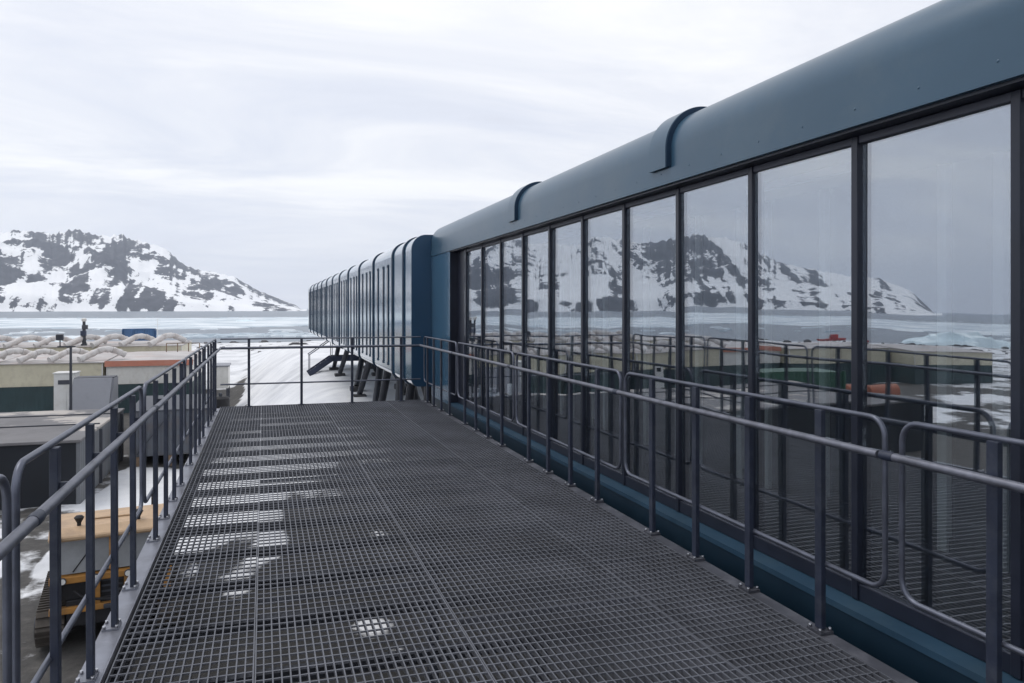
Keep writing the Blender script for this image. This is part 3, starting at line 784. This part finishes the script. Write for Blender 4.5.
# ------------------------------------------------------------------ camp huts
def hut(x0, x1, y0, depth, zr, wall, label, trim=None, split=-3.4, door=False, railing=False):
    t_ = empty('camp_hut', (x0, y0, GROUND), label=label, cat='hut', group='camp huts along the beach')
    w_ = x1 - x0; H = zr - GROUND; s_ = split - GROUND
    MB().box(0, w_, 0, depth, s_, H - .06).build('wall', wall, t_)
    MB().box(.03, w_ - .03, .03, depth - .03, -.5, s_ - .003).build('base', M['green'], t_)
    rf = MB(); rf.prism([(-.12, H - .058), (-.12, H), (depth / 2, H + .22), (depth + .12, H), (depth + .12, H - .058)], -.06, w_ + .06, 'x')
    r_ = rf.build('roof', M['roofgrey'], t_)
    if trim: MB().box(-.08, w_ + .08, -.17, -.125, H - .28, H + .09).build('roof_edge', trim, r_)
    MB().box(0, .07, -.03, -.003, s_, H - .32 if trim else H - .06).build('corner_trim', M['white'], t_)
    MB().box(w_ - .07, w_, -.03, -.003, s_, H - .32 if trim else H - .06).build('corner_trim', M['white'], t_)
    if door:
        d_ = MB().box(w_ * .62, w_ * .62 + .85, -.05, -.032 + .03, .25, 2.3).build('door', M['white'], t_)
        MB().box(w_ * .62 + .2, w_ * .62 + .65, -.06, -.051, 1.6, 1.95).build('window', M['slit'], d_)
    if railing:
        q_ = MB().tube([(w_ * .5, depth * .7, H + .8), (w_ - .2, depth * .7, H + .8)], .03, 6).build('roof_railing', M['wood'], t_)
        for k in range(4):
            x_ = w_ * .5 + (w_ * .5 - .2) * k / 3
            MB().tube([(x_, depth * .7, H + .05), (x_, depth * .7, H + .8)], .04, 6).build('post', M['wood'], q_)
    return t_
hut(-9.75, -4.6, 55.6, 13, -1.95, M['whitewall'], 'white ribbed hut with an orange roof edge, right end of the camp row', M['orange'], railing=True)
hut(-15.9, -9.95, 55.6, 12, -1.92, M['cream'], 'cream ribbed hut with green base behind the floodlight pole')
hut(-22.1, -16.1, 55.7, 12, -1.92, M['cream'], 'cream ribbed hut with green base at the left photo edge')
hut(-29.6, -22.4, 55.5, 12, -1.95, M['cream'], 'cream hut left of the photo edge, seen mirrored beside the floodlight reflection', door=True)
hut(-37.0, -29.9, 55.4, 12, -2.0, M['whitewall'], 'white hut with orange roof edge seen mirrored in the windows', M['orange'])
hut(-45.5, -37.3, 54.5, 10, -2.0, M['cream'], 'cream hut seen mirrored above the long green container')
hut(-54.5, -46.0, 52.0, 10, -2.1, M['cream'], 'cream hut farthest along the mirrored camp row')
for a, b, l in ((-14.6, -6.5, 'grey roofed hut in the second row, the one behind the orange edged roof'), (-24.5, -14.9, 'grey roofed hut in the second row behind the cream huts'), (-36, -24.9, 'grey roofed hut in the second row, mirrored above the first row')):
    hut(a, b, 69.2, 9, -1.50, M['cream'], l)
def duct(x, y, z, s, rz):
    o = empty('roof_duct', (x, y, z), rz, 'white bent fabric duct lying on the camp roofs', 'duct', 'white bent ducts on the camp roofs')
    P = [(-.2, -.9, .10), (.25, -.5, .34), (.62, -.1, .56), (.95, .25, .66), (1.3, .5, .64), (1.65, .7, .52), (1.95, .85, .36), (2.2, .95, .22)]
    P = [(a * s, b * s, c * s) for a, b, c in P]
    pts = []
    for i in range(len(P) - 1):
        for k in range(3): pts.append(Vector(P[i]).lerp(Vector(P[i + 1]), k / 3))
    pts.append(Vector(P[-1]))
    rad = [.215 * s * (1 + .10 * math.sin(i * 1.9)) for i in range(len(pts))]
    MB().tube(pts, rad, 12).build('tube', M['duct'], o)
    MB().tube([pts[0] - (pts[1] - pts[0]) * .8, pts[0]], .24 * s, 12).build('end_collar', M['duct'], o)
    for q_ in (6, 13): MB().tube([pts[q_] - (pts[q_ + 1] - pts[q_]) * .2, pts[q_] + (pts[q_ + 1] - pts[q_]) * .2], rad[q_] + .012, 12).build('strap', M['roofgrey'], o)
    return o
rd = random.Random(21)
x = -30.0
while x < -9.8:
    duct(x, 56.6 + rd.uniform(-.1, .2), -1.80, .95 * rd.uniform(.9, 1.05), rd.uniform(-.12, .12)); x += 1.72 + rd.uniform(-.12, .12)
x = -29.0
while x < -7.2:
    duct(x, 70.2 + rd.uniform(-.2, .3), -1.46, rd.uniform(.9, 1.1), rd.uniform(-.15, .15)); x += 2.0 + rd.uniform(-.2, .2)

# white cabin, sloped hopper, floodlight, mast, boxes
cb_ = empty('white_cabin', (-10.85, 50.2, GROUND), label='narrow white cabin with one small dark window beside the floodlight pole', cat='cabin')
MB().box(-.54, .54, -.6, .6, -.2, 3.02).build('body', M['white'], cb_, bevel=.03)
MB().box(-.59, .59, -.66, .66, 3.022, 3.09).build('roof', M['white'], cb_, bevel=.02)
wn = MB().box(-.32, .36, -.63, -.601, 2.42, 2.66).build('window', M['darkgrey'], cb_)
MB().box(-.5, .1, -.625, -.602, .1, 2.1).build('door', M['white'], cb_)
hp = empty('loading_hopper', (-8.75, 47.5, GROUND), label='grey steel hopper with sloping front plate behind the flat grey shed roof', cat='hopper')
MB().prism([(-1.6, .6), (-1.3, .6), (.12, 2.78), (.12, 2.9), (-.1, 2.9)], -1.15, .72, 'x').build('front_plate', M['grey'], hp)
MB().prism([(-1.5, .5), (.14, 2.86), (1.3, 2.86), (1.3, .5)], .724, .80, 'x').build('side_plate', M['grey'], hp)
MB().prism([(-1.5, .5), (.14, 2.86), (1.3, 2.86), (1.3, .5)], -1.24, -1.16, 'x').build('side_plate', M['grey'], hp)
MB().box(-1.2, .76, .14, 1.3, 2.865, 2.93).build('rim', M['darkgrey'], hp)
for sx in (-1.1, .66):
    for sy in (-1.2, 1.1): MB().box(sx - .06, sx + .06, sy - .06, sy + .06, -.3, .8).build('leg', M['darkgrey'], hp)
fl = empty('floodlight_pole', (-9.72, 45.8, GROUND), label='thin dark floodlight pole with a crossarm and one square lamp', cat='floodlight')
MB().tube([(0, 0, -.3), (0, 0, 4.78)], [.08, .06], 10).build('pole', M['darkgrey'], fl)
ca = MB().bar((-.62, 0, 4.74), (.22, 0, 4.74), .07, .07).build('crossarm', M['darkgrey'], fl)
lm = MB().obox((-.5, -.05, 5.25), .34, .2, .3, Matrix.Rotation(R(12), 3, 'X')).build('lamp_head', M['darkgrey'], fl, bevel=.02)
MB().tube([(-.5, 0, 4.74), (-.5, 0, 5.1)], .03, 8).build('lamp_bracket', M['darkgrey'], fl)
bc = empty('blue_container', (-19.3, 137.5, ground_z(-19.3, 137.5)), R(38), 'blue ribbed container standing on the beach beyond the camp roofs', 'container')
MB().box(-2.0, 2.0, -1.3, 1.3, 0, 3.25).build('body', M['bluebox'], bc)
MB().box(-2.05, 2.05, -1.35, 1.35, 3.252, 3.34).build('roof', M['bluebox'], bc)
for x_ in (-2.02, 2.02):
    for y_ in (-1.32, 1.32): MB().box(x_ - .09, x_ + .09, y_ - .09, y_ + .09, -.1, 3.25).build('corner_post', M['bluebox'], bc)
for x_ in (-.8, .8): MB().box(x_ - .75, x_ + .75, -1.36, -1.305, .15, 3.1).build('door', M['bluebox'], bc)
am = empty('antenna_mast', (-13.5, 112, ground_z(-13.5, 112)), label='thin pale antenna mast right of the blue container', cat='antenna')
MB().tube([(0, 0, -.2), (0, 0, 5.4)], [.05, .03], 6).build('pole', M['white'], am)
for zq in (3.9, 4.6, 5.2): MB().bar((-.35, 0, zq), (.35, 0, zq), .03, .03).build('crossbar', M['white'], am)
wb = empty('raised_white_box', (-2.55, 51.5, ground_z(-2.55, 51.5)), label='white box unit raised on dark legs at the right end of the camp', cat='container')
zt = -2.05 - ground_z(-2.55, 51.5)
MB().box(-.55, .45, -.8, 1.6, zt - 1.35, zt).build('body', M['whitewall'], wb, bevel=.02)
MB().box(-.62, .52, -.86, 1.66, zt + .002, zt + .07).build('roof', M['grey'], wb)
for sx in (-.48, .38):
    for sy in (-.7, 1.5): MB().box(sx - .06, sx + .06, sy - .06, sy + .06, -.3, zt - 1.352).build('leg', M['darkgrey'], wb)
tk = empty('black_tank', (-2.35, 46.5, ground_z(-2.35, 46.5)), label='black drum tank standing on the snow below the raised white box', cat='tank')
MB().tube([(0, 0, -.1), (0, 0, .1), (0, 0, 1.5), (0, 0, 1.62)], [.42, .5, .5, .36], 18).build('drum', M['black'], tk)
MB().tube([(0, 0, 1.62), (0, 0, 1.8)], .10, 10).build('filler_cap', M['darkgrey'], tk)
ck = empty('weathered_container', (-5.4, 36.0, ground_z(-4, 36)), R(3), 'weathered grey blue container on wooden skids, right of the flat grey shed', 'container')
WM = corrugated('weathered_box', (.10, .112, .135), pitch=.28, depth=.04, rough=.6, var=.2, scale=1, dirt=(.12, .09, .075), dirt_amt=.7)
MB().box(0, 3.3, 0, 6, .45, 2.35).build('body', WM, ck, bevel=.02)
MB().box(-.04, 3.34, -.04, 6.04, 2.352, 2.42).build('roof', M['darkgrey'], ck)
for x_ in (.3, 1.6, 2.9): MB().box(x_ - .12, x_ + .12, -.05, 6.05, -.2, .448).build('skid', M['wood'], ck)
for x_ in (.06, 3.24): MB().box(x_ - .08, x_ + .08, -.06, -.003, .45, 2.35).build('corner_post', M['darkgrey'], ck)
MB().bar((.25, -.04, .55), (1.5, -.04, 2.2), .07, .05).build('brace', M['darkgrey'], ck)
# things along the yard that the windows mirror
gc = empty('green_container', (-25.7, 39.8, GROUND), R(4), 'dark green container mirrored in the second window pane from the right', 'container')
GM = corrugated('green_box', (.02, .085, .05), pitch=.28, depth=.04, rough=.5, var=.2)
MB().box(-2.9, 2.9, -1.25, 1.25, .15, 2.75).build('body', GM, gc)
for x_ in (-2.9, 2.9):
    for y_ in (-1.25, 1.25): MB().box(x_ - .09, x_ + .09, y_ - .09, y_ + .09, -.2, 2.8).build('corner_post', GM, gc)
for x_ in (-2.2, .3): MB().box(x_, x_ + 1.9, -1.31, -1.252, .25, 2.65).build('door', GM, gc)
ot = empty('orange_tank', (-34.0, 43.0, GROUND), R(8), 'orange cylindrical tank on a cradle mirrored beside the green container', 'tank')
ot.scale = (.6, .6, .62)
MB().tube([(-1.9, 0, 1.3), (-1.7, 0, 1.3), (1.7, 0, 1.3), (1.9, 0, 1.3)], [.7, .95, .95, .7], 20).build('drum', mat('rusty_orange', (.34, .10, .05), rough=.6, var=.25, scale=1.5, dirt=(.16, .07, .04), dirt_amt=.7), ot)
for x_ in (-1.1, 1.1): MB().prism([(-.9, -.2), (.9, -.2), (.75, .75), (-.75, .75)], x_ - .12, x_ + .12, 'x').build('cradle', M['darkgrey'], ot)
rb = empty('red_boat', (-104, 126, ground_z(-104, 126)), R(25), 'small red workboat pulled up on the beach, mirrored in the windows', 'boat')
rb.scale = (.6, .6, .5)
MB().prism([(-1.4, .9), (1.4, .9), (.9, 0), (-.9, 0)], -4.2, 2.6, 'x').build('hull', M['red'], rb)
MB().add([(2.6, -1.4, .9), (2.6, 1.4, .9), (2.6, .9, 0), (2.6, -.9, 0), (4.6, 0, 1.15), (4.0, 0, .3)], [(0, 1, 4), (0, 4, 5, 3), (1, 2, 5, 4), (3, 5, 2), (0, 3, 2, 1)]).build('bow', M['red'], rb)
wh = MB().box(-1.8, .6, -.9, .9, .905, 2.5).build('wheelhouse', M['red'], rb, bevel=.05)
MB().box(.601, .62, -.75, .75, 1.7, 2.3).build('window', M['slit'], wh)

# ------------------------------------------------------------------ yellow tracked vehicle
def vehicle():
    x, y = -3.1, 18.4
    z = ground_z(x, y) + .02
    v = empty('tracked_vehicle', (x, y, z), R(9), 'muddy yellow tracked vehicle with a pale flat cab roof parked below the walkway', 'tracked vehicle')
    v.scale = (.96, .92, .92)
    # local: front is -y
    for s in (-1, 1):
        tr = MB(); pts = []
        prof = [(-1.55, .50), (-1.45, .22), (-1.15, .06), (1.6, .06), (1.9, .25), (1.95, .55), (1.7, .78), (-1.2, .78)]
        x0, x1 = (s * 1.12 - .26, s * 1.12 + .26)
        tr.prism(prof, x0, x1, 'x'); k = tr.build('track', M['track'], v, bevel=.03)
        P = prof + [prof[0]]
        g = MB()
        for (a, b), (c, d) in zip(P, P[1:]):
            n = max(1, int(math.hypot(c - a, d - b) / .16))
            for i in range(n):
                q = (i + .5) / n; ang = math.atan2(d - b, c - a)
                g.obox(((x0 + x1) / 2, a + (c - a) * q, b + (d - b) * q), .5, .05, .07, Matrix.Rotation(ang, 3, 'X'))
        g.build('track_shoes', M['track'], k)
        for i in range(4):
            MB().tube([(x1 - .01 if s > 0 else x0 + .01, -1.0 + .78 * i, .4), ((x1 if s > 0 else x0) + s * .03, -1.0 + .78 * i, .4)], .24, 16).build('road_wheel', M['darkgrey'], k)
    MB().box(-.84, .84, -1.35, 1.7, .42, 1.0).build('chassis', M['black'], v, bevel=.03)
    # front body: yellow beams around dark openings
    for a, b in ((-1.12, -.98), (-.38, -.22), (.22, .38), (.98, 1.12)): MB().box(a, b, -1.42, -1.28, .88, 1.38).build('front_post', M['yellow'], v, bevel=.015)
    MB().box(-1.14, 1.14, -1.44, -1.26, .74, .878).build('bumper', M['yellow'], v, bevel=.02)
    MB().box(-1.14, 1.14, -1.44, -1.2, 1.382, 1.53).build('front_beam', M['yellow'], v, bevel=.02)
    MB().box(-1.08, 1.08, -1.275, 1.5, 1.002, 1.38).build('engine_bay', M['black'], v)
    MB().box(-1.12, 1.12, -1.19, 1.75, 1.385, 1.56).build('side_panel', M['yellow'], v, bevel=.02)
    # cab
    zc, zt = 1.562, 2.26
    for a, b in ((-1.12, -1.03), (-.06, .06), (1.03, 1.12)):
        MB().add([(a, -1.36, zc), (b, -1.36, zc), (b, -1.26, zc), (a, -1.26, zc), (a, -1.22, zt), (b, -1.22, zt), (b, -1.12, zt), (a, -1.12, zt)],
                [(3, 2, 1, 0), (4, 5, 6, 7), (0, 1, 5, 4), (1, 2, 6, 5), (2, 3, 7, 6), (3, 0, 4, 7)]).build('cab_pillar', M['yellow'], v, bevel=.01)
    for a, b in ((-1.12, -1.03), (1.03, 1.12)):
        MB().box(a, b, .28, .38, zc, zt).build('cab_pillar', M['yellow'], v, bevel=.01)
    for a, b in ((-1.03, -.06), (.06, 1.03)):
        MB().add([(a, -1.32, zc), (b, -1.32, zc), (b, -1.18, zt), (a, -1.18, zt), (a, -1.30, zc), (b, -1.30, zc), (b, -1.16, zt), (a, -1.16, zt)],
                 [(0, 1, 2, 3), (7, 6, 5, 4), (0, 4, 5, 1), (1, 5, 6, 2), (2, 6, 7, 3), (3, 7, 4, 0)]).build('windscreen', M['vglass'], v)
    for s in (-1, 1):
        MB().box(s * 1.08 - .01, s * 1.08 + .01, -1.1, .275, zc + .05, zt).build('side_window', M['vglass'], v)
    MB().box(-1.02, 1.02, .32, .37, zc, zt).build('rear_panel', M['yellow'], v)
    rf = MB(); rf.prism([(-1.38, zt + .002), (-1.40, zt + .10), (-1.1, zt + .24), (.25, zt + .24), (.42, zt + .1), (.42, zt + .002)], -1.16, 1.16, 'x')
    r_ = rf.build('roof', M['yellowroof'], v, bevel=.05)
    MB().box(-.4, .4, -.6, .1, zt + .243, zt + .28).build('roof_hatch', M['yellowroof'], r_, bevel=.02)
    for x_ in (-1.02, 1.02):
        w_ = MB().tube([(x_, -1.46, zt + .10), (x_, -1.37, zt + .10)], [.10, .085], 14).build('work_lamp', M['black'], v)
        MB().tube([(x_, -1.475, zt + .10), (x_, -1.462, zt + .10)], .075, 14).build('lens', M['lens'], w_)
    for x_ in (-.62, .5):
        MB().tube([(x_, -1.0, zt + .24), (x_, -1.0, zt + .30), (x_, -1.0, zt + .42), (x_, -1.0, zt + .46)], [.04, .04, .10, .06], 12).build('beacon', M['black'], v)
    for x_ in (-.30, .30, -.9, .9):
        w_ = MB().tube([(x_, -1.49, 1.46), (x_, -1.441, 1.46)], .075, 14).build('headlight', M['darkgrey'], v)
        MB().tube([(x_, -1.50, 1.46), (x_, -1.491, 1.46)], .06, 14).build('lens', M['lens'], w_)
    for x_ in (-.72, .40):
        MB().bar((x_, -1.335, zc + .03), (x_ + .28, -1.245, zc + .42), .02, .02).build('wiper', M['black'], v)
    MB().tube([(-.7, -1.36, 1.2), (-.5, -1.44, 1.02), (0, -1.47, .95), (.5, -1.44, 1.02), (.7, -1.36, 1.2)], .03, 8).build('hose', M['black'], v)
    for z_ in (1.08, 1.2, 1.32): MB().box(-.2, .2, -1.30, -1.278, z_ - .02, z_ + .02).build('grille_bar', M['darkgrey'], v)
    MB().box(-.16, .16, -1.5, -1.442, .76, .86).build('tow_hitch', M['darkgrey'], v, bevel=.02)
    MB().tube([(.85, .75, 1.56), (.85, .75, 2.75)], .05, 10).build('exhaust', M['black'], v)
vehicle()

# ------------------------------------------------------------------ equipment mast on the camp roof
mx_ = empty('vent_mast', (-13.9, 70.0, -1.42), label='short dark mast with lumpy fittings and pale cap standing on the camp roof', cat='mast')
MB().tube([(0, 0, -.05), (0, 0, .08), (0, 0, .1), (0, 0, 1.9)], [.26, .22, .15, .11], 12).build('pole', M['strut'], mx_)
MB().box(-.24, .16, -.18, .16, .75, 1.15).build('junction_box', M['stair'], mx_, bevel=.03)
MB().box(-.14, .27, -.16, .14, 1.28, 1.62).build('sensor_box', M['darkgrey'], mx_, bevel=.03)
MB().tube([(0, 0, 1.9), (0, 0, 2.0), (0, 0, 2.12), (0, 0, 2.2)], [.13, .19, .19, .05], 14).build('cap', M['white'], mx_)
MB().bar((-.1, 0, .5), (.22, 0, .1), .05, .05).build('brace', M['darkgrey'], mx_)

# ------------------------------------------------------------------ air
def haze(density):
    m = bpy.data.materials.new('cold_air'); m.use_nodes = True; t = m.node_tree
    for n in list(t.nodes): t.nodes.remove(n)
    out = N(t, 'ShaderNodeOutputMaterial'); pv = N(t, 'ShaderNodeVolumePrincipled'); pv.inputs['Density'].default_value = density
    pv.inputs['Color'].default_value = (.82, .89, 1.0, 1); pv.inputs['Anisotropy'].default_value = .2
    t.links.new(pv.outputs[0], out.inputs['Volume'])
    o = MB().box(-EXT - 20, EXT + 20, -EXT - 20, EXT + 20, SEA - 6, 330).build('haze', m); tag(o, kind='stuff')
haze(.00013)
